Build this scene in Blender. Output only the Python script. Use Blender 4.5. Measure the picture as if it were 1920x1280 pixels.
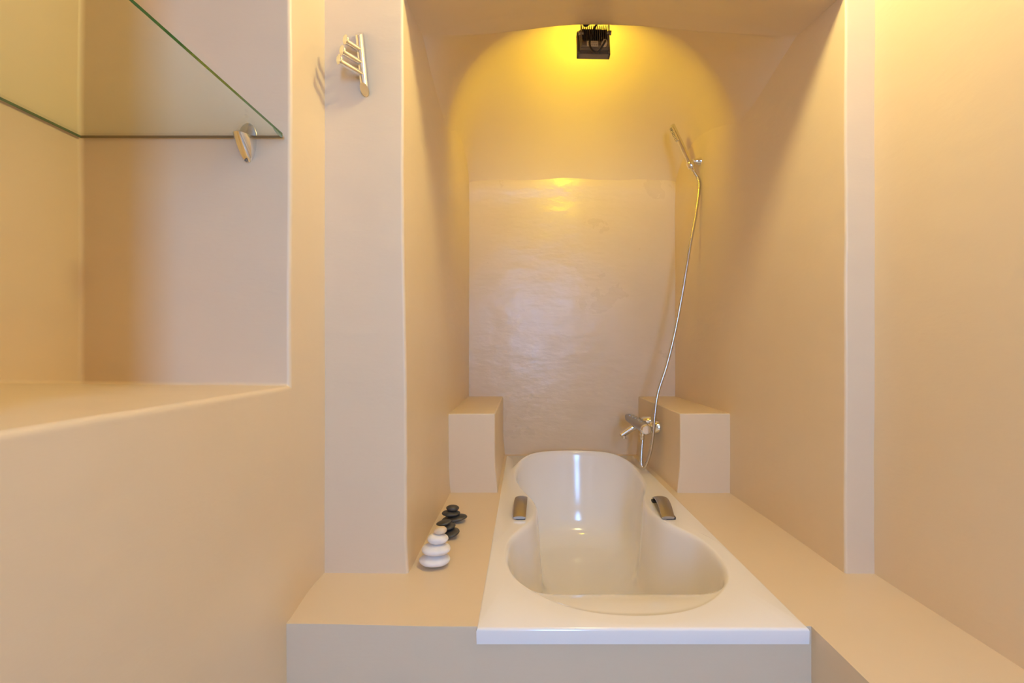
import bpy, bmesh, math, random
from mathutils import Vector, Matrix, noise

S = bpy.context.scene
COL = S.collection
for o in list(bpy.data.objects):
    bpy.data.objects.remove(o, do_unlink=True)

# ---------------------------------------------------------------- camera, sky, lights, exposure
CAMZ = 1.25                      # eye height; the tub deck is 0.60 m below it
cam_d = bpy.data.cameras.new('camera')
cam = bpy.data.objects.new('camera', cam_d); COL.objects.link(cam)
cam.location = (0, 0, CAMZ); cam.rotation_euler = (math.pi/2, 0, 0)
cam_d.sensor_width = 36.0
cam_d.lens = 885/1920*36.0
cam_d.shift_x = -24/1920
cam_d.shift_y = 15/1920
cam_d.clip_start = 0.02
S.camera = cam

SKY = (0.235, 0.495, 1.0); SKY_STRENGTH = 45.0
WARM = (1.0, 0.83, 0.34); WARM_W = 28.5
FLOOD = (1.0, 0.71, 0.02); FLOOD_STRENGTH = 205.0
EXPOSURE = 0.03

w = bpy.data.worlds.new('sky'); S.world = w; w.use_nodes = True
w.node_tree.nodes['Background'].inputs[0].default_value = (*SKY, 1)
w.node_tree.nodes['Background'].inputs[1].default_value = SKY_STRENGTH
WX, WZ, WW, WH, WY = 0.25, 1.68, 0.36, 1.30, -1.6     # daylight window in the wall behind the camera
ld = bpy.data.lights.new('window_portal', 'AREA'); ld.shape = 'RECTANGLE'; ld.size = WW; ld.size_y = WH
ld.cycles.is_portal = True
lo = bpy.data.objects.new('window_portal', ld); COL.objects.link(lo)
lo.location = (WX, WY+0.02, WZ); lo.rotation_euler = (math.pi/2, 0, 0)
ld = bpy.data.lights.new('ceiling_lamp_light', 'POINT'); ld.energy = WARM_W; ld.color = WARM; ld.shadow_soft_size = 0.07
lo = bpy.data.objects.new('ceiling_lamp_light', ld); COL.objects.link(lo)
lo.location = (0.34, 1.00, CAMZ+1.29)

S.view_settings.view_transform = 'Standard'; S.view_settings.look = 'None'
S.view_settings.gamma = 1.0; S.view_settings.use_curve_mapping = False
S.view_settings.exposure = EXPOSURE
S.cycles.max_bounces = 12; S.cycles.diffuse_bounces = 8; S.cycles.glossy_bounces = 5
S.cycles.transparent_max_bounces = 12
S.cycles.caustics_reflective = False; S.cycles.caustics_refractive = False
S.cycles.sample_clamp_indirect = 4.0

# ---------------------------------------------------------------- materials
def principled(name, col, rough=0.5, metal=0.0, spec=0.5, coat=0.0):
    m = bpy.data.materials.new(name); m.use_nodes = True
    b = m.node_tree.nodes['Principled BSDF']
    b.inputs['Base Color'].default_value = (*col, 1)
    b.inputs['Roughness'].default_value = rough
    b.inputs['Metallic'].default_value = metal
    b.inputs['Specular IOR Level'].default_value = spec
    b.inputs['Coat Weight'].default_value = coat
    return m

def add_noise_col(m, c1, c2, scale, detail=4, lo=0.2, hi=0.8, stretch=(1, 1, 1)):
    nt = m.node_tree; b = nt.nodes['Principled BSDF']
    tc = nt.nodes.new('ShaderNodeNewGeometry'); mp = nt.nodes.new('ShaderNodeMapping')
    mp.inputs['Scale'].default_value = stretch
    n = nt.nodes.new('ShaderNodeTexNoise'); n.inputs['Scale'].default_value = scale; n.inputs['Detail'].default_value = detail
    r = nt.nodes.new('ShaderNodeValToRGB')
    r.color_ramp.elements[0].position = lo; r.color_ramp.elements[1].position = hi
    r.color_ramp.elements[0].color = (*c1, 1); r.color_ramp.elements[1].color = (*c2, 1)
    L = nt.links.new
    L(tc.outputs['Position'], mp.inputs[0]); L(mp.outputs[0], n.inputs[0]); L(n.outputs[0], r.inputs[0]); L(r.outputs[0], b.inputs['Base Color'])

def add_bump(m, layers, rough=None):
    """layers: (scale, stretch, strength, distance)"""
    nt = m.node_tree; b = nt.nodes['Principled BSDF']; L = nt.links.new
    g = nt.nodes.new('ShaderNodeNewGeometry'); prev = None
    for sc, st, stg, dist in layers:
        mp = nt.nodes.new('ShaderNodeMapping'); mp.inputs['Scale'].default_value = st
        n = nt.nodes.new('ShaderNodeTexNoise'); n.inputs['Scale'].default_value = sc; n.inputs['Detail'].default_value = 4
        bu = nt.nodes.new('ShaderNodeBump'); bu.inputs['Strength'].default_value = stg; bu.inputs['Distance'].default_value = dist
        L(g.outputs['Position'], mp.inputs[0]); L(mp.outputs[0], n.inputs[0]); L(n.outputs[0], bu.inputs['Height'])
        if prev: L(prev.outputs[0], bu.inputs['Normal'])
        prev = bu
    L(prev.outputs[0], b.inputs['Normal'])
    if rough:
        n = nt.nodes.new('ShaderNodeTexNoise'); n.inputs['Scale'].default_value = 5; n.inputs['Detail'].default_value = 5
        mr = nt.nodes.new('ShaderNodeMapRange'); mr.inputs[3].default_value = rough[0]; mr.inputs[4].default_value = rough[1]
        L(g.outputs['Position'], n.inputs[0]); L(n.outputs[0], mr.inputs[0]); L(mr.outputs[0], b.inputs['Roughness'])

PL1 = (0.71, 0.58, 0.415); PL2 = (0.73, 0.60, 0.435)
plaster = principled('lacquered_plaster', PL1, 0.35, spec=0.45)
add_noise_col(plaster, PL1, PL2, 3.0)
add_bump(plaster, [(2.2, (1, 1, 1), 0.35, 0.02), (9, (1, 1, 2.5), 0.18, 0.008), (60, (1, 1, 1.5), 0.05, 0.002)], rough=(0.30, 0.50))
plaster_gloss = principled('polished_plaster', PL1, 0.3, spec=0.5)
add_noise_col(plaster_gloss, (0.685, 0.56, 0.395), PL2, 4.0)
add_bump(plaster_gloss, [(2.0, (1, 1, 1), 0.35, 0.03), (7, (1, 1, 2.4), 0.22, 0.012), (24, (0.8, 1, 1.8), 0.035, 0.003)], rough=(0.20, 0.40))
acrylic = principled('white_acrylic', (0.85, 0.83, 0.82), 0.12, spec=0.5)
chrome = principled('chrome', (0.86, 0.85, 0.84), 0.07, metal=1.0)
hose_m = principled('hose_steel', (0.66, 0.63, 0.58), 0.2, metal=1.0)
chrome_dark = principled('ribbed_grey', (0.42, 0.41, 0.43), 0.3, metal=0.8)
satin = principled('satin_nickel', (0.40, 0.365, 0.33), 0.36, metal=1.0)
black_gap = principled('dark_gap', (0.03, 0.03, 0.03), 0.5)
rubber = principled('pale_rubber', (0.45, 0.38, 0.25), 0.5)
housing = principled('anthracite_cast', (0.19, 0.165, 0.15), 0.42, metal=0.3)
add_bump(housing, [(400, (1, 1, 1), 0.2, 0.001)])
housing_dark = principled('black_fins', (0.022, 0.018, 0.016), 0.5)
steel = principled('bracket_steel', (0.30, 0.26, 0.2), 0.4, metal=0.8)
cable_m = principled('black_cable', (0.02, 0.018, 0.016), 0.3)
cable_w = principled('grey_cable', (0.30, 0.26, 0.2), 0.4)
gland_m = principled('gland_plastic', (0.55, 0.5, 0.42), 0.4)
label_m = principled('label_paper', (0.75, 0.70, 0.62), 0.6)
ink_m = principled('label_ink', (0.10, 0.09, 0.09), 0.6)
stone_w = principled('white_pebble', (0.80, 0.77, 0.74), 0.6); add_noise_col(stone_w, (0.72, 0.69, 0.67), (0.84, 0.81, 0.78), 45)
stone_t = principled('tan_pebble', (0.62, 0.50, 0.36), 0.55); add_noise_col(stone_t, (0.60, 0.47, 0.33), (0.70, 0.58, 0.43), 60)
stone_k = principled('black_pebble', (0.045, 0.042, 0.04), 0.45); add_noise_col(stone_k, (0.03, 0.028, 0.028), (0.07, 0.066, 0.06), 70)
for m in (stone_w, stone_t, stone_k):
    add_bump(m, [(220, (1, 1, 1), 0.25, 0.001)])
floor_m = principled('floor_cement', (0.55, 0.49, 0.41), 0.4)
add_bump(floor_m, [(6, (1, 1, 1), 0.2, 0.01)])
frame_m = principled('window_paint', (0.75, 0.76, 0.74), 0.4)

flood_glass = bpy.data.materials.new('flood_glass'); flood_glass.use_nodes = True
nt = flood_glass.node_tree; nt.nodes.remove(nt.nodes['Principled BSDF'])
em = nt.nodes.new('ShaderNodeEmission'); em.inputs[0].default_value = (*FLOOD, 1); em.inputs[1].default_value = FLOOD_STRENGTH
nt.links.new(em.outputs[0], nt.nodes['Material Output'].inputs[0])

def thin_glass(name, tint, rough):
    m = bpy.data.materials.new(name); m.use_nodes = True; nt = m.node_tree; nt.nodes.remove(nt.nodes['Principled BSDF'])
    t = nt.nodes.new('ShaderNodeBsdfTransparent'); t.inputs[0].default_value = (*tint, 1)
    g = nt.nodes.new('ShaderNodeBsdfGlossy'); g.inputs[1].default_value = rough
    g.inputs[0].default_value = (0.9, 1.0, 0.93, 1)
    lw = nt.nodes.new('ShaderNodeLayerWeight'); lw.inputs[0].default_value = 0.5      # Schlick reflectance, alike from either side of the pane
    pw = nt.nodes.new('ShaderNodeMath'); pw.operation = 'POWER'; pw.inputs[1].default_value = 5.0
    f = nt.nodes.new('ShaderNodeMapRange'); f.inputs[3].default_value = 0.04; f.inputs[4].default_value = 1.0
    nt.links.new(lw.outputs['Facing'], pw.inputs[0]); nt.links.new(pw.outputs[0], f.inputs[0])
    mx = nt.nodes.new('ShaderNodeMixShader')
    nt.links.new(f.outputs[0], mx.inputs[0]); nt.links.new(t.outputs[0], mx.inputs[1]); nt.links.new(g.outputs[0], mx.inputs[2])
    nt.links.new(mx.outputs[0], nt.nodes['Material Output'].inputs[0])
    return m
glass_face = thin_glass('shelf_glass', (0.96, 0.985, 0.955), 0.02)
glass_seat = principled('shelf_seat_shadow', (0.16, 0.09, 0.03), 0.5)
glass_edge = principled('shelf_glass_edge', (0.018, 0.085, 0.03), 0.12, spec=0.8)
glass_chip = principled('chipped_glass', (0.30, 0.48, 0.40), 0.15, spec=0.9)

# ---------------------------------------------------------------- helpers
BASE = {}
def finish(me, smooth=40):
    for p in me.polygons: p.use_smooth = True
    try: me.set_sharp_from_angle(angle=math.radians(smooth))
    except Exception: pass

def obj(name, bm, mat, parent=None, smooth=40, kind=None, base=None):
    """one mesh object; vertices are given in room coordinates"""
    me = bpy.data.meshes.new(name)
    bmesh.ops.recalc_face_normals(bm, faces=bm.faces[:])
    b = Vector(base) if base else (BASE[parent.name] if parent else Vector((0, 0, 0)))
    bmesh.ops.translate(bm, verts=bm.verts[:], vec=-b)
    bm.to_mesh(me); bm.free()
    for m in (mat if isinstance(mat, (list, tuple)) else [mat]): me.materials.append(m)
    finish(me, smooth)
    o = bpy.data.objects.new(name, me); COL.objects.link(o)
    if parent: o.parent = parent
    else: o.location = b
    BASE[o.name] = b
    if kind: o['kind'] = kind
    return o

def thing(name, label, cat, base, group=None):
    o = bpy.data.objects.new(name, None); COL.objects.link(o); o.location = base; o.empty_display_size = 0.05
    BASE[o.name] = Vector(base)
    return tag(o, label, cat, group)

def tag(o, label, cat, group=None):
    o['label'] = label; o['category'] = cat
    if group: o['group'] = group
    return o

def box(bm, lo, hi, bev=0.0, seg=2, M=None):
    r = bmesh.ops.create_cube(bm, size=1.0)
    vs = r['verts']
    for v in vs:
        v.co = Vector([(lo[i]+hi[i])/2 + v.co[i]*(hi[i]-lo[i]) for i in range(3)])
    if bev > 0:
        es = list({e for v in vs for e in v.link_edges})
        r = bmesh.ops.bevel(bm, geom=es, offset=bev, segments=seg, profile=0.5, affect='EDGES')
        vs = list({v for f in r['faces'] for v in f.verts} | {v for v in vs if v.is_valid})
    if M: bmesh.ops.transform(bm, matrix=M, verts=vs)
    return vs

def frames(pts):
    T = []
    n = len(pts)
    for i in range(n):
        a = pts[max(i-1, 0)]; b = pts[min(i+1, n-1)]
        T.append((b-a).normalized())
    up = Vector((0, 0, 1)) if abs(T[0].z) < 0.9 else Vector((1, 0, 0))
    N = [(up - T[0]*up.dot(T[0])).normalized()]
    for i in range(1, n):
        v = N[-1] - T[i]*N[-1].dot(T[i]); N.append(v.normalized())
    return T, N

def tube(bm, pts, rad, seg=12, cap=True):
    pts = [Vector(p) for p in pts]; T, N = frames(pts); rings = []
    for i, p in enumerate(pts):
        r = rad(i/(len(pts)-1)) if callable(rad) else rad
        B = T[i].cross(N[i])
        rings.append([bm.verts.new(p + (N[i]*math.cos(a)+B*math.sin(a))*r) for a in (2*math.pi*k/seg for k in range(seg))])
    for a, b in zip(rings, rings[1:]):
        for k in range(seg):
            bm.faces.new((a[k], a[(k+1) % seg], b[(k+1) % seg], b[k]))
    if cap:
        bm.faces.new(rings[0][::-1]); bm.faces.new(rings[-1])
    return rings

def lathe(bm, origin, axis, prof, seg=24):
    """prof: (distance along axis, radius)"""
    o = Vector(origin); ax = Vector(axis).normalized()
    u = ax.orthogonal().normalized(); v = ax.cross(u); rings = []
    for d, r in prof:
        if r < 1e-6: rings.append([bm.verts.new(o+ax*d)])
        else: rings.append([bm.verts.new(o+ax*d+(u*math.cos(a)+v*math.sin(a))*r) for a in (2*math.pi*k/seg for k in range(seg))])
    for a, b in zip(rings, rings[1:]):
        for k in range(seg):
            k2 = (k+1) % seg
            if len(a) == 1 and len(b) == 1: continue
            if len(a) == 1: bm.faces.new((a[0], b[k2], b[k]))
            elif len(b) == 1: bm.faces.new((a[k], a[k2], b[0]))
            else: bm.faces.new((a[k], a[k2], b[k2], b[k]))
    if len(rings[0]) > 1: bm.faces.new(rings[0][::-1])
    if len(rings[-1]) > 1: bm.faces.new(rings[-1])

def spline(ctrl, n, closed=False):
    P = [Vector(p) for p in ctrl]; m = len(P); out = []
    segs = m if closed else m-1
    for s in range(segs):
        if closed: p0, p1, p2, p3 = P[(s-1) % m], P[s], P[(s+1) % m], P[(s+2) % m]
        else: p0, p1, p2, p3 = P[max(s-1, 0)], P[s], P[s+1], P[min(s+2, m-1)]
        for k in range(24):
            t = k/24
            out.append(0.5*((2*p1)+(p2-p0)*t+(2*p0-5*p1+4*p2-p3)*t*t+(3*p1-p0-3*p2+p3)*t**3))
    if not closed: out.append(P[-1])
    # resample by length
    if closed: out.append(out[0].copy())
    L = [0]
    for a, b in zip(out, out[1:]): L.append(L[-1]+(b-a).length)
    res = []; j = 0; cnt = n if closed else n-1
    for i in range(n):
        d = L[-1]*i/cnt
        while j < len(L)-2 and L[j+1] < d: j += 1
        t = (d-L[j])/max(L[j+1]-L[j], 1e-9)
        res.append(out[j].lerp(out[j+1], min(t, 1)))
    return res

def sstep(x):
    x = max(0.0, min(1.0, x)); return x*x*(3-2*x)

# ---------------------------------------------------------------- plaster solids: carve, round the arrises, make hand-trowelled
def boxmesh(lo, hi):
    bm = bmesh.new(); box(bm, lo, hi)
    me = bpy.data.meshes.new('tmp'); bm.to_mesh(me); bm.free(); return me

def plaster_solid(name, lo, hi, cuts=(), bev=0.008, cell=0.05, amp=0.003, mat=None, shape=None, kind='structure'):
    me = boxmesh(lo, hi)
    o = bpy.data.objects.new('tmp', me); COL.objects.link(o)
    if cuts:
        cs = []
        for c in cuts:
            co = bpy.data.objects.new('tmpcut', boxmesh(*c)); COL.objects.link(co); cs.append(co)
            md = o.modifiers.new('b', 'BOOLEAN'); md.operation = 'DIFFERENCE'; md.solver = 'EXACT'; md.object = co
        bpy.context.view_layer.update()
        dg = bpy.context.evaluated_depsgraph_get()
        me2 = bpy.data.meshes.new_from_object(o.evaluated_get(dg))
        for co in cs: bpy.data.objects.remove(co, do_unlink=True)
    else: me2 = me.copy()
    bpy.data.objects.remove(o, do_unlink=True)
    bm = bmesh.new(); bm.from_mesh(me2)
    bmesh.ops.remove_doubles(bm, verts=bm.verts[:], dist=1e-5)
    bmesh.ops.dissolve_limit(bm, angle_limit=0.01, verts=bm.verts[:], edges=bm.edges[:])
    es = [e for e in bm.edges if len(e.link_faces) == 2 and e.calc_face_angle(0) > 0.5]
    bmesh.ops.bevel(bm, geom=es, offset=bev, segments=4, profile=0.5, affect='EDGES', clamp_overlap=True)
    for ax in range(3):
        n = int((hi[ax]-lo[ax])/cell)
        for k in range(1, n):
            co = Vector((0, 0, 0)); no = Vector((0, 0, 0)); co[ax] = lo[ax]+k*cell+0.0037; no[ax] = 1
            bmesh.ops.bisect_plane(bm, geom=bm.verts[:]+bm.edges[:]+bm.faces[:], plane_co=co, plane_no=no, dist=1e-4)
    for v in bm.verts:
        p = v.co.copy()
        d = noise.noise_vector(p*2.6)*amp + noise.noise_vector(p*11+Vector((7, 3, 1)))*amp*0.33
        if shape: p = shape(p)
        v.co = p+d
    ob = obj(name, bm, mat or plaster, kind=kind, smooth=180)
    wn = ob.modifiers.new('wn', 'WEIGHTED_NORMAL'); wn.mode = 'FACE_AREA'; wn.weight = 50
    return ob

DECK = 0.65
XL, XR = -0.537, 0.938            # room side walls
AL, AR = -0.318, 0.860            # alcove side walls
YP, YB = 1.266, 2.70              # alcove mouth, alcove back wall
LEDGE = 1.166

def wl_shape(p):
    q = p.copy()
    if p.x > XL-0.02:
        q.x += 0.022*math.exp(-((p.y-1.0)/0.13)**2)*sstep((0.85-p.z)/0.15)
    if p.x < XL-0.004 and abs(p.z-LEDGE) < 0.02 and 0.3 < p.y < 1.10:
        k = (XL-p.x)/0.48
        q.z += k*(0.004+min(0.030, 0.013*max(0, 1.079-p.y)/0.164))
    return q
plaster_solid('wall_left', (-1.16, WY-0.1, 0), (XL, 1.75, 2.72), cuts=[((-1.017, 0.30, LEDGE), (0, 1.081, 2.45))], bev=0.009, shape=wl_shape)
plaster_solid('wall_right', (XR, WY-0.1, 0), (XR+0.14, 1.75, 2.72))
def back_shape(p):
    q = p.copy()
    if p.z > 2.06 and p.y < YB+0.05:
        e = p.z-2.06-0.03*(1-((p.x-0.27)/0.6)**2)
        if e > 0: q.y -= min(0.010, 1.2*e*e)
    return q
plaster_solid('wall_back', (AL-0.2, YB, 0.3), (AR+0.2, YB+0.15, 2.72), mat=plaster_gloss, cell=0.04, amp=0.004, shape=back_shape)
def pier_shape(p):
    q = p.copy()
    if p.x > -0.42 and p.z > 0.5: q.x -= 0.009*sstep((p.z-0.8)/1.2)*max(0, 1-(p.y-YP)/0.5)
    if p.x > -0.42 and p.z < 0.74: q.x += 0.006*sstep((0.74-p.z)/0.08)
    return q
plaster_solid('wall_alcove_left', (-0.66, YP, 0.3), (AL, YB+0.1, 2.72), bev=0.008, shape=pier_shape)
plaster_solid('wall_alcove_right', (AR, YP, 0.3), (XR+0.10, YB+0.1, 2.72), bev=0.007)
plaster_solid('wall_rear', (-1.2, WY-0.15, 0), (1.2, WY, 2.72), cuts=[((WX-WW/2, WY-0.4, WZ-WH/2), (WX+WW/2, WY+0.2, WZ+WH/2))], cell=0.2)
plaster_solid('ceiling', (-1.2, WY-0.1, 2.65), (1.2, YP+0.06, 2.75), cell=0.2)
plaster_solid('floor', (-1.2, WY-0.1, -0.06), (1.2, YB+0.1, 0.0), cell=0.25, mat=floor_m)
# masonry bench: runs round the tub and on along the right wall towards the room
def bench_shape(p):
    q = p.copy()
    if p.z > 0.55 and p.x < -0.15: q.z += 0.004*sstep((-0.15-p.x)/0.3)*sstep((1.35-p.y)/0.3) 
    return q
plaster_solid('trim_1', (-0.62, -0.6, 0), (1.0, YB+0.08, DECK),
              cuts=[((-0.8, -0.9, -0.1), (0.622, 1.024, 1)), ((-0.101, 1.055, 0.12), (0.608, 2.66, 1)),
                    ((-0.101, 1.0, DECK-0.031), (0.6085, 1.2, 1))], bev=0.006, amp=0.002, shape=bench_shape)
# the two raised blocks at the head of the tub
def blk_l(p):
    q = p.copy(); 
    if p.x > -0.2: q.x += 0.010*sstep((0.78-p.z)/0.14)
    return q
def blk_r(p):
    q = p.copy()
    if p.x < 0.75: q.x -= 0.012*sstep((0.78-p.z)/0.14)
    return q
plaster_solid('trim_2', (AL-0.05, 1.976, DECK-0.05), (-0.124, YB+0.05, DECK+0.332), bev=0.006, amp=0.002, shape=blk_l)
plaster_solid('trim_3', (0.650, 1.976, DECK-0.05), (AR+0.05, YB+0.05, DECK+0.332), bev=0.006, amp=0.002, shape=blk_r)

# vaulted alcove ceiling
def vault():
    bm = bmesh.new(); cx = (AL+AR)/2; hw = (AR-AL)/2+0.016
    nu, nv = 90, 130
    y0, y1 = YP, YB+0.02
    def F(u, y):
        a = (1-u*u)**0.8
        s = (y-YP)
        return 0.955 + 0.03*min(1, s/0.25) + 0.01*a + a*s*0.435
    def D(u, y):
        # dome: spring line and crown change towards the back wall
        t = max(0, min(1, (y-1.92)/(YB-1.92)))
        crown = 1.345 - (1.345-0.945)*(1-math.sqrt(max(0, 1-(t*0.97)**2.0)))/(1-math.sqrt(1-0.97**2))
        spring = 0.70 + 0.22*sstep(t)
        n = 2.5+1.8*t
        e = (max(0, 1-abs(u)**n))**(1/n)
        return spring + (crown-spring)*e
    G = []
    for j in range(nv+1):
        row = []
        for i in range(nu+1):
            u = -math.cos(math.pi*i/nu)
            ye = 1.75-0.27*u*u; wd = 0.13+0.35*abs(u)**2
            y = y0+(ye-y0)*j/30 if j <= 30 else ye+(y1-ye)*(j-30)/(nv-30)      # one row of points follows the crease
            s = max(0, min(1, (y-ye)/wd)); t = 1-(1-s)**2
            h = F(u, y)*(1-t)+D(u, y)*t
            p = Vector((cx+u*hw, y, CAMZ+h))
            p += noise.noise_vector(p*4)*0.004
            row.append(bm.verts.new(p))
        G.append(row)
    front = [bm.verts.new((v.co.x, YP-0.006, v.co.z+0.008)) for v in G[0]]
    top0 = [bm.verts.new((v.co.x, YP-0.006, 2.72)) for v in G[0]]
    G = [top0, front]+G
    G.append([bm.verts.new((v.co.x, YB+0.02, 2.72)) for v in G[-1]])
    for a, b in zip(G, G[1:]):
        for i in range(nu): bm.faces.new((a[i], a[i+1], b[i+1], b[i]))
    a, b = G[-1], G[0]
    for i in range(nu): bm.faces.new((a[i], a[i+1], b[i+1], b[i]))
    return bm
obj('ceiling_alcove', vault(), plaster, kind='structure', smooth=60)

# window behind the camera
bm = bmesh.new()
for x0, x1, z0, z1 in ((WX-WW/2, WX-WW/2+0.03, WZ-WH/2, WZ+WH/2), (WX+WW/2-0.03, WX+WW/2, WZ-WH/2, WZ+WH/2),
                       (WX-WW/2, WX+WW/2, WZ-WH/2, WZ-WH/2+0.03), (WX-WW/2, WX+WW/2, WZ+WH/2-0.03, WZ+WH/2)):
    box(bm, (x0, WY-0.10, z0), (x1, WY-0.06, z1), 0.003)
obj('window_1', bm, frame_m, kind='structure')

# ---------------------------------------------------------------- bathtub
def bathtub():
    t = thing('bathtub', 'white acrylic corset-shaped bathtub set into the beige masonry bench', 'bathtub', (0.2535, 1.84, 0.2))
    Z0 = DECK+0.002
    c = 0.2535
    prof = [(1.062, 0.0), (1.072, 0.085), (1.10, 0.155), (1.15, 0.218), (1.22, 0.272), (1.30, 0.302), (1.39, 0.312), (1.49, 0.303), (1.57, 0.272),
            (1.65, 0.236), (1.74, 0.218), (1.83, 0.218), (1.93, 0.240), (2.03, 0.270), (2.14, 0.292), (2.26, 0.302), (2.37, 0.296),
            (2.46, 0.262), (2.53, 0.200), (2.572, 0.11), (2.585, 0.0)]
    ctrl = [(c+wd, y, 0) for y, wd in prof] + [(c-wd, y, 0) for y, wd in prof[-2:0:-1]]
    N = 192
    O = spline(ctrl, N, closed=True)
    nrm = []
    for i in range(N):
        tg = (O[(i+1) % N]-O[i-1]).normalized(); nrm.append(Vector((-tg.y, tg.x, 0)))   # inward (counter-clockwise outline)
    if (Vector((c, 1.8, 0))-O[N//4]).dot(nrm[N//4]) < 0: nrm = [-n for n in nrm]
    bm = bmesh.new(); rings = []
    def raise_(p, n): return 0.045*sstep((p.y-2.30)/0.26)
    for off, k in ((-0.032, 0), (-0.024, 0.22), (-0.016, 0.65), (-0.008, 0.95), (-0.003, 1.0)):
        rings.append([bm.verts.new(O[i]+nrm[i]*off+Vector((0, 0, Z0+raise_(O[i], 0)*k))) for i in range(N)])
    for d in (0.0004, 0.0024, 0.004, 0.006, 0.010, 0.015, 0.022, 0.03, 0.045, 0.065, 0.10, 0.15, 0.20, 0.25, 0.29, 0.32, 0.345, 0.365, 0.38, 0.39, 0.3965, 0.40):
        row = []
        s = 0.010*(1-math.exp(-d/0.007)) + 0.07*d
        if d > 0.29: s += 0.11*(1-math.sqrt(max(0, 1-((d-0.29)/0.11)**2)))
        for i in range(N):
            p = O[i]; wf = sstep((1.42-p.y)/0.34); wb = sstep((p.y-2.15)/0.4)
            q = p+nrm[i]*s
            q.y += wf*0.30*d + max(0, 1.195-p.y)*1.3*(1-math.exp(-max(0, d-0.0024)/0.020)) - wb*0.16*d
            q.z = Z0-d+raise_(p, 0)*math.exp(-d/0.06)
            row.append(bm.verts.new(q))
        rings.append(row)
    for a, b in zip(rings, rings[1:]):
        for i in range(N): bm.faces.new((a[i], a[(i+1) % N], b[(i+1) % N], b[i]))
    last = rings[-1]
    for i in range(N//2-1):
        j = N-1-i
        if i == 0: bm.faces.new((last[0], last[1], last[N-1]))
        a, b, cc, dd = last[i+1] , last[i+2] if i+2 < N//2+1 else last[N//2], last[j-1], last[j]
        if len({a, b, cc, dd}) == 4: bm.faces.new((a, b, cc, dd))
        else: bm.faces.new(list(dict.fromkeys((a, b, cc, dd))))
    x0, x1, y0, y1 = -0.104, 0.611, 1.012, 2.668
    cen = Vector((c, 1.84, 0)); R = []
    for i in range(N):
        d = (O[i]-cen)
        f = min((x1-cen.x)/d.x if d.x > 1e-9 else 1e9, (x0-cen.x)/d.x if d.x < -1e-9 else 1e9,
                (y1-cen.y)/d.y if d.y > 1e-9 else 1e9, (y0-cen.y)/d.y if d.y < -1e-9 else 1e9)
        R.append(cen+d*f)
    for cx_, cy_ in ((x0, y0), (x1, y0), (x1, y1), (x0, y1)):
        i = min(range(N), key=lambda k: (R[k]-Vector((cx_, cy_, 0))).length); R[i] = Vector((cx_, cy_, 0))
    prev = rings[0]
    for ins, z in ((0.006, 0), (0.0035, -0.0008), (0.0012, -0.003), (0, -0.006), (0.0006, -0.034), (0.004, -0.036), (0.03, -0.036)):
        row = [bm.verts.new((min(max(p.x, x0+ins), x1-ins), min(max(p.y, y0+ins), y1-ins), Z0+z)) for p in R]
        for i in range(N): bm.faces.new((prev[i], prev[(i+1) % N], row[(i+1) % N], row[i]))
        prev = row
    obj('tub_shell', bm, acrylic, t, smooth=50)
    # grab handles: low arched straps beside the waist
    for s, xc, dx in ((-1, -0.015, 0.004), (1, 0.515, 0.012)):
        bm = bmesh.new(); n = 18; prev = None; rows = []
        ya, yb = 1.655, 1.87
        for k in range(n+1):
            a = k/n; y = ya+(yb-ya)*a; x = xc+dx*(a*2-1)
            z = Z0+0.003+0.030*math.sin(math.pi*min(1, max(0.0, a*0.92+0.03)))**0.75
            wd = 0.0235*(0.93+0.10*math.sin(math.pi*a)); th = 0.004+0.002*math.sin(math.pi*a)
            row = []
            for ux, uz in ((-1, -0.4), (-1, 0.3), (-0.8, 0.8), (-0.3, 1.25), (0.3, 1.25), (0.8, 0.8), (1, 0.3), (1, -0.4), (0.8, -1), (-0.8, -1)):
                row.append(bm.verts.new((x+ux*wd, y, z+uz*th)))
            rows.append(row)
        for a, b in zip(rows, rows[1:]):
            for k in range(10): bm.faces.new((a[k], a[(k+1) % 10], b[(k+1) % 10], b[k]))
        bm.faces.new(rows[0]); bm.faces.new(rows[-1][::-1])
        h = obj('grab_handle', bm, satin, t, smooth=50)
        h['label'] = 'satin nickel arched grab handle'
        for ye in (ya+0.016, yb-0.018):
            bm = bmesh.new(); box(bm, (xc-0.017, ye-0.012, Z0-0.001), (xc+0.017, ye+0.012, Z0+0.010), 0.003)
            obj('handle_foot', bm, black_gap, h)
    # waste and overflow fittings
    return t
bathtub()

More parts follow.
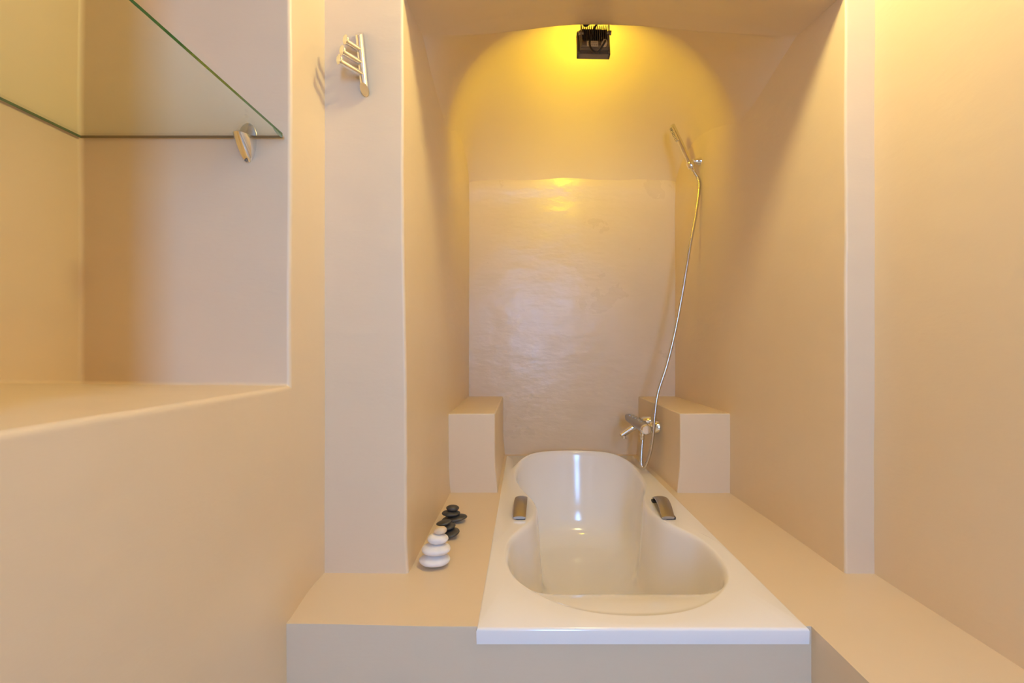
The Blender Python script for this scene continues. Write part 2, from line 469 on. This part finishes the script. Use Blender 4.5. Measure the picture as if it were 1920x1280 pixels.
# ---------------------------------------------------------------- bath mixer on the flank of the right block
def mixer():
    xw = 0.650
    t = thing('bath_mixer_tap', 'chrome wall-mounted bath mixer tap with ribbed lever and short spout', 'tap', (xw, 2.36, 0.872))
    zc = CAMZ-0.378
    for y in (2.30, 2.45):
        bm = bmesh.new()
        lathe(bm, (xw+0.001, y, zc), (-1, 0, 0), [(0, 0.034), (0.004, 0.034), (0.012, 0.031), (0.040, 0.028), (0.044, 0.024), (0.044, 0.013), (0.062, 0.013), (0.062, 0)], 28)
        obj('wall_rosette', bm, chrome, t)
    bm = bmesh.new()
    lathe(bm, (xw-0.072, 2.235, zc-0.002), (0.0, 1, 0), [(0, 0.0), (0.0, 0.020), (0.004, 0.024), (0.02, 0.0255), (0.20, 0.0245), (0.235, 0.022), (0.238, 0.0)], 28)
    obj('mixer_body', bm, chrome, t)
    bm = bmesh.new()
    a = Vector((xw-0.074, 2.255, zc+0.004)); b = Vector((xw-0.118, 2.44, zc+0.030))
    tube(bm, [a, a.lerp(b, 0.1), a.lerp(b, 0.5), a.lerp(b, 0.92), b], lambda s: (0.019, 0.026, 0.025, 0.021, 0.013)[int(round(s*4))], 16)
    obj('temperature_lever', bm, chrome_dark, t)
    for k in range(5):
        bm = bmesh.new(); q = a.lerp(b, 0.12+0.16*k)
        M = Matrix.Translation(q) @ Matrix.Rotation(math.radians(14), 4, 'Z')
        box(bm, (-0.014, -0.004, 0.016), (0.014, 0.004, 0.0265-0.0008*k), 0.002, M=M)
        obj('lever_rib', bm, chrome_dark, t)
    bm = bmesh.new(); lathe(bm, b, b-a, [(-0.002, 0.011), (0.010, 0.011), (0.016, 0.007), (0.017, 0)], 16)
    obj('diverter_knob', bm, chrome_dark, t)
    bm = bmesh.new()
    P = spline([(xw-0.080, 2.36, zc-0.004), (xw-0.115, 2.355, zc-0.016), (xw-0.150, 2.35, zc-0.036), (xw-0.172, 2.345, zc-0.050)], 14)
    tube(bm, P, lambda s: 0.018-0.006*s, 16)
    sp = obj('spout', bm, chrome, t)
    bm = bmesh.new(); lathe(bm, (xw-0.158, 2.345, zc-0.050), (0, 0, -1), [(0, 0.012), (0.012, 0.0125), (0.014, 0.010), (0.014, 0)], 16)
    obj('aerator', bm, chrome, sp)
    bm = bmesh.new(); lathe(bm, (0.575, 2.305, zc-0.020), (0, 0, -1), [(0, 0.011), (0.010, 0.011), (0.012, 0.013), (0.022, 0.013), (0.024, 0.008), (0.024, 0)], 16)
    obj('hose_outlet', bm, chrome, t)
    return zc
zc = mixer()

# ---------------------------------------------------------------- hand shower, holder, hose
HZ = CAMZ+0.915
hb = Vector((0.812, 2.31, HZ-0.012)); ht = Vector((0.728, 2.33, HZ+0.192))
t = thing('shower_holder', 'chrome wall bracket holding the hand shower', 'holder', (AR, 2.31, HZ))
bm = bmesh.new(); lathe(bm, (AR+0.004, 2.31, HZ+0.006), (-1, 0, 0), [(0, 0.021), (0.004, 0.021), (0.014, 0.017), (0.030, 0.012), (0.042, 0.011)], 24)
obj('wall_plate', bm, chrome, t)
ax = (ht-hb).normalized()
bm = bmesh.new(); lathe(bm, hb-ax*0.004, ax, [(-0.012, 0.0145), (-0.008, 0.017), (0.014, 0.0185), (0.018, 0.0165), (0.018, 0.0)], 20)
obj('cradle', bm, chrome, t)
t = thing('hand_shower', 'slim chrome stick hand shower leaning from its wall bracket', 'shower head', tuple(hb))
bm = bmesh.new(); lathe(bm, hb, ax, [(-0.016, 0.0), (-0.016, 0.009), (0.0, 0.010), (0.02, 0.0115), (0.20, 0.0125), (0.219, 0.0125), (0.222, 0.010), (0.222, 0)], 20)
obj('handle', bm, chrome, t)
side = (Vector((-1, -0.25, 0)) - ax*Vector((-1, -0.25, 0)).dot(ax)).normalized(); oth = ax.cross(side)
Mx = Matrix((side, oth, ax)).transposed().to_4x4(); Mx.translation = hb
bm = bmesh.new(); box(bm, (0.006, -0.0095, 0.135), (0.0165, 0.0095, 0.214), 0.003, M=Mx)
sp = obj('spray_plate', bm, chrome, t)
for k in range(9):
    bm = bmesh.new(); box(bm, (0.0155, -0.007, 0.1405+k*0.0081), (0.0205, 0.007, 0.1445+k*0.0081), 0.001, M=Mx)
    obj('nozzle_row', bm, rubber, sp)
# hose
def px(x, y, Y): return Vector(((x-984)*Y/885, Y, CAMZ-(y-655)*Y/885))
yh = [(hb-ax*0.014), (hb-ax*0.035+Vector((0.004, 0, -0.006))), px(1311, 345, 2.30), px(1305, 400, 2.285), px(1294, 460, 2.27), px(1281, 540, 2.26), px(1266, 620, 2.255), px(1250, 685, 2.25), px(1234, 735, 2.245),
      px(1228, 775, 2.24), px(1225, 812, 2.24), px(1220, 845, 2.25), px(1212, 870, 2.26), px(1206, 877, 2.27), px(1202.5, 868, 2.28), px(1203, 845, 2.29), Vector((0.575, 2.305, zc-0.06)), Vector((0.575, 2.305, zc-0.042))]
P = spline(yh, 700)
bm = bmesh.new(); tube(bm, P, lambda s: 0.0072*(1+0.07*math.sin(s*2*math.pi*260)), 10)
t = thing('shower_hose', 'flexible chrome hose looping from the tap up to the hand shower', 'hose', tuple(P[-1]))
obj('hose_tube', bm, hose_m, t, smooth=80)
bm = bmesh.new(); lathe(bm, P[0], P[8]-P[0], [(-0.004, 0.0085), (0.0, 0.0105), (0.022, 0.009), (0.022, 0)], 16); obj('top_ferrule', bm, chrome, t)
bm = bmesh.new(); lathe(bm, P[-1], P[-10]-P[-1], [(0.0, 0.0095), (0.014, 0.0105), (0.02, 0.008), (0.02, 0)], 16); obj('bottom_ferrule', bm, chrome, t)

# ---------------------------------------------------------------- hook rail on the pier
def hooks():
    yw = YP
    t = thing('hook_rail', 'chrome vertical bar with three angled robe hooks on the narrow pier', 'hook', (-0.428, yw, CAMZ+0.74))
    top = Vector((-0.4395, yw-0.014, CAMZ+0.838)); bot = Vector((-0.4255, yw-0.014, CAMZ+0.689))
    bm = bmesh.new(); r = 0.0108; n = 20
    ax = (bot-top).normalized(); u = Vector((1, 0, 0)); u = (u-ax*u.dot(ax)).normalized(); v = ax.cross(u)
    ra, rb = [], []
    for k in range(n):
        a = 2*math.pi*k/n; q = u*math.cos(a)*r+v*math.sin(a)*r*1.15
        s = (q.y)*1.0
        ra.append(bm.verts.new(top+q+ax*(-s))); rb.append(bm.verts.new(bot+q+ax*(s*1.0)))
    for k in range(n): bm.faces.new((ra[k], ra[(k+1) % n], rb[(k+1) % n], rb[k]))
    bm.faces.new(ra[::-1]); bm.faces.new(rb)
    obj('bar', bm, chrome, t)
    for f, sc in ((0.32, 0.68), (0.55, 0.88), (0.75, 1.06)):
        b = top.lerp(bot, f)+Vector((0, -0.004, 0))
        e = b+Vector((-0.037, -0.056, 0.000))*sc
        bm = bmesh.new(); d = (e-b).normalized()
        tube(bm, [b, b.lerp(e, 0.5), e], 0.0074, 14)
        h = obj('hook', bm, chrome, t)
        bm = bmesh.new()
        # upturned oval end, cut obliquely
        w1 = Vector((0.35, -0.9, 0.25)).normalized(); w1 = Vector((-0.55, -0.83, 0.0)).normalized()
        lathe(bm, e-w1*0.004+Vector((0, 0, 0.004)), w1, [(0, 0.0085), (0.001, 0.0095), (0.0045, 0.0095), (0.0055, 0.0085), (0.0055, 0.0)], 22)
        for vtx in bm.verts: vtx.co.z = e.z+0.004+(vtx.co.z-e.z-0.004)*1.35
        obj('hook_end', bm, chrome, h)
    for x_, z_ in ((-0.431, 0.79), (-0.427, 0.70)):
        bm = bmesh.new(); box(bm, (x_-0.003, yw-0.012, CAMZ+z_), (x_+0.003, yw+0.006, CAMZ+z_+0.01), 0.001)
        obj('wall_mount', bm, chrome, t)
hooks()

# ---------------------------------------------------------------- glass shelf and its clip
def shelf():
    z0 = CAMZ+0.4815; th = 0.0058
    x0, x1, y0, y1 = -1.012, -0.546, 0.31, 1.0755
    t = thing('glass_shelf', 'green-edged clear glass shelf spanning the wall niche', 'shelf', ((x0+x1)/2, 0.69, z0))
    bm = bmesh.new()
    # chamfered front far corner
    pts = [(x0, y0), (x1, y0), (x1, y1-0.012), (x1-0.006, y1), (x0, y1)]
    lo = [bm.verts.new((x, y, z0)) for x, y in pts]; hi = [bm.verts.new((x, y, z0+th)) for x, y in pts]
    f1 = bm.faces.new(lo[::-1]); f2 = bm.faces.new(hi)
    for k in range(5):
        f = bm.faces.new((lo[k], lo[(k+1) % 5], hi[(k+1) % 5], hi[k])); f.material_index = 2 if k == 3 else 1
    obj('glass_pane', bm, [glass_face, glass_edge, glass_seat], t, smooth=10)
    bm = bmesh.new()
    # flaked chip on the underside of the corner
    cp = [(x1, y1-0.055), (x1-0.004, y1-0.040), (x1-0.008, y1-0.020), (x1-0.006, y1-0.002), (x1-0.0005, y1-0.010)]
    a = [bm.verts.new((x, y, z0-0.0004)) for x, y in cp]; b = [bm.verts.new((x, y, z0+0.003)) for x, y in cp]
    bm.faces.new(a[::-1]); bm.faces.new(b)
    for k in range(5): bm.faces.new((a[k], a[(k+1) % 5], b[(k+1) % 5], b[k]))
    obj('chipped_corner', bm, glass_chip, t, smooth=10)
    # clip: half-shell tapering down the wall, plus a grey plate above the pane imitating the jaw's reflection
    c = thing('shelf_clip', 'chrome teardrop clip gripping the glass shelf at the niche wall', 'bracket', (-0.635, 1.08, z0))
    bm = bmesh.new(); rows = []; n = 18
    for k in range(13):
        f = k/12; z = z0-0.0006-0.052*f
        pr = 0.040*(1-f)**0.75+0.005*(1-f*0.5); hwid = 0.0195*math.sqrt(max(0.0, 1-(f*0.95)**2.1))+0.0012
        row = []
        for i in range(n+1):
            a = math.pi*i/n
            row.append(bm.verts.new((-0.635-math.cos(a)*hwid, 1.0835-math.sin(a)**0.8*pr, z)))
        rows.append(row)
    for a, b in zip(rows, rows[1:]):
        for i in range(n): bm.faces.new((a[i], a[i+1], b[i+1], b[i]))
        bm.faces.new((a[0], b[0], b[n], a[n]))
    bm.faces.new(rows[0]); bm.faces.new(rows[-1][::-1])
    obj('lower_jaw', bm, chrome, c, smooth=35)
    bm = bmesh.new(); rows = []
    for k in range(7):
        f = k/6; z = z0+th+0.0006+0.030*f; pr = 0.004*math.sqrt(max(0, 1-f*f))+0.0035; hwid = 0.0205*math.sqrt(max(0, 1-(f*0.97)**2))+0.001
        rows.append([bm.verts.new((-0.635-math.cos(math.pi*i/n)*hwid, 1.0835-math.sin(math.pi*i/n)*pr, z)) for i in range(n+1)])
    for a, b in zip(rows, rows[1:]):
        for i in range(n): bm.faces.new((a[i], a[i+1], b[i+1], b[i]))
        bm.faces.new((a[0], b[0], b[n], a[n]))
    bm.faces.new(rows[0]); bm.faces.new(rows[-1][::-1])
    obj('jaw_reflection', bm, chrome_dark, c, smooth=35)
    bm = bmesh.new(); lathe(bm, (-0.6345, 1.0765, z0-0.0505), (0, -1, -0.3), [(0, 0.003), (0.004, 0.003), (0.005, 0)], 10)
    obj('grub_screw', bm, housing, c)
shelf()

# ---------------------------------------------------------------- floodlight under the vault
def flood():
    cx, cy, cz = 0.2665, 1.838, CAMZ+1.187
    t = thing('floodlight', 'black finned outdoor floodlight bracketed under the alcove vault', 'lamp', (cx, cy, cz+0.12))
    R = Matrix.Translation((cx, cy, cz)) @ Matrix.Rotation(math.radians(-12), 4, 'X') @ Matrix.Rotation(math.radians(1.5), 4, 'Z')
    W, H = 0.064, 0.052
    bm = bmesh.new()
    for lo_, hi_ in (((-W, -0.008, -H), (W, 0.017, -H+0.010)), ((-W, -0.008, H-0.010), (W, 0.017, H)), ((-W, -0.008, -H), (-W+0.010, 0.017, H)), ((W-0.010, -0.008, -H), (W, 0.017, H))):
        box(bm, lo_, hi_, 0.002, M=R)
    box(bm, (-W+0.004, -0.008, -H+0.004), (W-0.004, -0.002, H-0.004), 0.001, M=R)
    obj('front_frame', bm, housing, t)
    bm = bmesh.new(); box(bm, (-W+0.011, -0.001, -H+0.011), (W-0.011, 0.004, H-0.011), 0, M=R)
    obj('glass_lens', bm, flood_glass, t)
    bm = bmesh.new()
    box(bm, (-W+0.009, -0.022, -H+0.012), (W-0.009, -0.007, H-0.006), 0.003, M=R)
    box(bm, (-W+0.012, -0.034, -H+0.014), (W-0.012, -0.020, -0.018), 0.004, M=R)
    bk = obj('rear_housing', bm, housing, t)
    for k in range(14):
        x = -0.048+k*0.0074
        bm = bmesh.new()
        # each fin slopes: deep at the top, shallow at the bottom
        vs = box(bm, (x-0.0011, -0.040, -0.020), (x+0.0011, -0.021, H-0.004))
        for v in vs:
            if v.co.y < -0.03 and v.co.z < 0: v.co.y = -0.030
        bmesh.ops.transform(bm, matrix=R, verts=bm.verts[:])
        obj('cooling_fin', bm, housing, t)
    bm = bmesh.new(); box(bm, (-0.050, -0.0235, 0.0), (0.050, -0.0215, H-0.006), 0, M=R)
    obj('fin_bed', bm, housing_dark, t)
    bm = bmesh.new(); box(bm, (-0.031, -0.0352, -0.042), (0.012, -0.0338, -0.019), 0, M=R)
    lb = obj('rating_label', bm, label_m, t)
    random.seed(4)
    bm = bmesh.new()
    for r in range(4):
        x = -0.028
        while x < 0.006:
            wv = random.uniform(0.002, 0.006); box(bm, (x, -0.0356, -0.024-r*0.0048), (min(x+wv, 0.010), -0.0350, -0.0228-r*0.0048), 0, M=R); x += wv+0.002
    obj('small_print', bm, ink_m, lb)
    bm = bmesh.new(); g0 = R @ Vector((0.035, -0.033, -0.031)); gd = (R.to_3x3() @ Vector((0, -1, -0.15)))
    lathe(bm, g0, gd, [(0, 0.0115), (0.006, 0.0115), (0.007, 0.0095), (0.016, 0.009), (0.019, 0.006), (0.019, 0)], 14)
    obj('cable_gland', bm, gland_m, t)
    for sx in (-1, 1):
        for sz in (-1, 1):
            bm = bmesh.new(); lathe(bm, R @ Vector((sx*(W-0.006), -0.008, sz*(H-0.006))), R.to_3x3() @ Vector((0, -1, 0)), [(0, 0.0042), (0.003, 0.004), (0.004, 0.0)], 10)
            obj('corner_screw', bm, steel, t)
    # U bracket
    bm = bmesh.new(); top = CAMZ+1.36
    for sx in (-1, 1):
        x = cx+sx*0.053
        box(bm, (x-0.0012, cy-0.050, cz+0.006), (x+0.0012, cy-0.036, top), 0.0005)
    box(bm, (cx-0.054, cy-0.050, top-0.003), (cx+0.054, cy-0.036, top), 0.0005)
    br = obj('bracket', bm, steel, t)
    for sx in (-1, 1):
        bm = bmesh.new(); lathe(bm, (cx+sx*0.050, cy-0.043, cz+0.016), (sx, 0, 0), [(-0.006, 0.0), (-0.006, 0.006), (0.004, 0.006), (0.005, 0.0085), (0.012, 0.0085), (0.012, 0)], 12)
        obj('pivot_bolt', bm, steel, br)
    # supply cable from the gland, looping under and up to the vault
    g1 = g0+gd.normalized()*0.017
    P = spline([g1, g1+Vector((-0.002, -0.012, -0.010)), (cx+0.012, cy-0.052, cz-0.062), (cx-0.006, cy-0.054, cz-0.062), (cx-0.020, cy-0.054, cz-0.040), (cx-0.019, cy-0.054, cz-0.010),
                (cx-0.004, cy-0.056, cz+0.025), (cx+0.009, cy-0.052, cz+0.050), (cx+0.015, cy-0.04, cz+0.085), (cx+0.014, cy-0.02, cz+0.135)], 90)
    bm = bmesh.new(); tube(bm, P, 0.0038, 10); obj('supply_cable', bm, cable_m, t, smooth=80)
    bm = bmesh.new()
    P = spline([(cx-0.052, cy-0.035, cz+0.13), (cx-0.046, cy-0.05, cz+0.060), (cx-0.040, cy-0.056, cz+0.036), (cx-0.026, cy-0.058, cz+0.040), (cx-0.012, cy-0.05, cz+0.066), (cx+0.002, cy-0.03, cz+0.135)], 60)
    tube(bm, P, 0.0046, 10)
    P = spline([(cx-0.058, cy-0.03, cz+0.13), (cx-0.044, cy-0.045, cz+0.064), (cx-0.034, cy-0.05, cz+0.052), (cx-0.024, cy-0.045, cz+0.074), (cx-0.014, cy-0.03, cz+0.135)], 60)
    tube(bm, P, 0.0040, 10)
    obj('spare_cable_loop', bm, cable_m, t, smooth=80)
flood()

# ---------------------------------------------------------------- stacked pebbles
def pebble(name, c, r, mat, label, group=None, tilt=(0, 0, 0), seed=0, sup=2.08):
    bm = bmesh.new(); bmesh.ops.create_icosphere(bm, subdivisions=4, radius=1.0)
    for v in bm.verts:
        p = v.co.copy(); n = noise.noise(p*1.1+Vector((seed*3.7, seed, 0)))*0.09
        e = (abs(p.x)**sup+abs(p.y)**sup+abs(p.z)**sup)**(-1/sup)
        v.co = Vector((p.x*r[0], p.y*r[1], p.z*r[2]))*e*(1+n)
    M = Matrix.Rotation(tilt[2], 4, 'Z') @ Matrix.Rotation(tilt[1], 4, 'Y') @ Matrix.Rotation(tilt[0], 4, 'X')
    bmesh.ops.transform(bm, matrix=M, verts=bm.verts[:])
    zmin = min(v.co.z for v in bm.verts); zmax = max(v.co.z for v in bm.verts)
    bmesh.ops.translate(bm, verts=bm.verts[:], vec=Vector((c[0], c[1], c[2]-zmin)))
    o = obj(name, bm, mat, base=(c[0], c[1], c[2]), smooth=180)
    tag(o, label, 'stone', group)
    return c[2]+zmax-zmin
z = DECK+0.001
gw = 'pale pebbles stacked on the bench'
z = pebble('pebble', (-0.250, 1.312, z), (0.0425, 0.036, 0.0155), stone_w, 'large flat white pebble at the bottom of the pale stack, resting on the bench', gw, seed=1)-0.002
z = pebble('pebble', (-0.246, 1.314, z), (0.0405, 0.035, 0.0152), stone_w, 'wide white pebble second from the bottom of the pale stack', gw, seed=2)-0.002
z = pebble('pebble', (-0.243, 1.317, z), (0.0285, 0.027, 0.0140), stone_w, 'medium white pebble just under the small tan one', gw, tilt=(0, 0.03, 0), seed=3)-0.002
z = pebble('pebble', (-0.236, 1.319, z), (0.0178, 0.017, 0.0100), stone_t, 'small tan pebble on top of the pale stack', gw, tilt=(0, -0.08, 0), seed=4)
gk = 'black pebbles stacked on the bench'
z = DECK+0.001
z = pebble('pebble', (-0.238, 1.512, z), (0.0300, 0.030, 0.0098), stone_k, 'black pebble at the bottom of the middle stack, behind the white pebbles', gk, tilt=(0, -0.22, 0.5), seed=5)-0.004
z = pebble('pebble', (-0.248, 1.517, z), (0.0250, 0.024, 0.0085), stone_k, 'black pebble in the middle of the leaning stack behind the white pebbles', gk, tilt=(0, -0.2, 0.2), seed=6)-0.003
z = pebble('pebble', (-0.259, 1.514, z), (0.0245, 0.020, 0.0065), stone_k, 'flat tilted black pebble on top of the stack right behind the white pebbles', gk, tilt=(0, -0.18, 0.1), seed=7)
z = DECK+0.001
z = pebble('pebble', (-0.246, 1.643, z), (0.0440, 0.030, 0.0095), stone_k, 'widest black pebble at the bottom of the farthest stack', gk, tilt=(0, -0.14, 0.15), seed=8)-0.003
z = pebble('pebble', (-0.257, 1.645, z), (0.0320, 0.026, 0.0088), stone_k, 'oval black pebble in the middle of the farthest stack', gk, tilt=(0, 0.02, 0), seed=9)-0.002
z = pebble('pebble', (-0.252, 1.647, z), (0.0225, 0.020, 0.0100), stone_k, 'small round black pebble on top of the farthest stack', gk, seed=10)
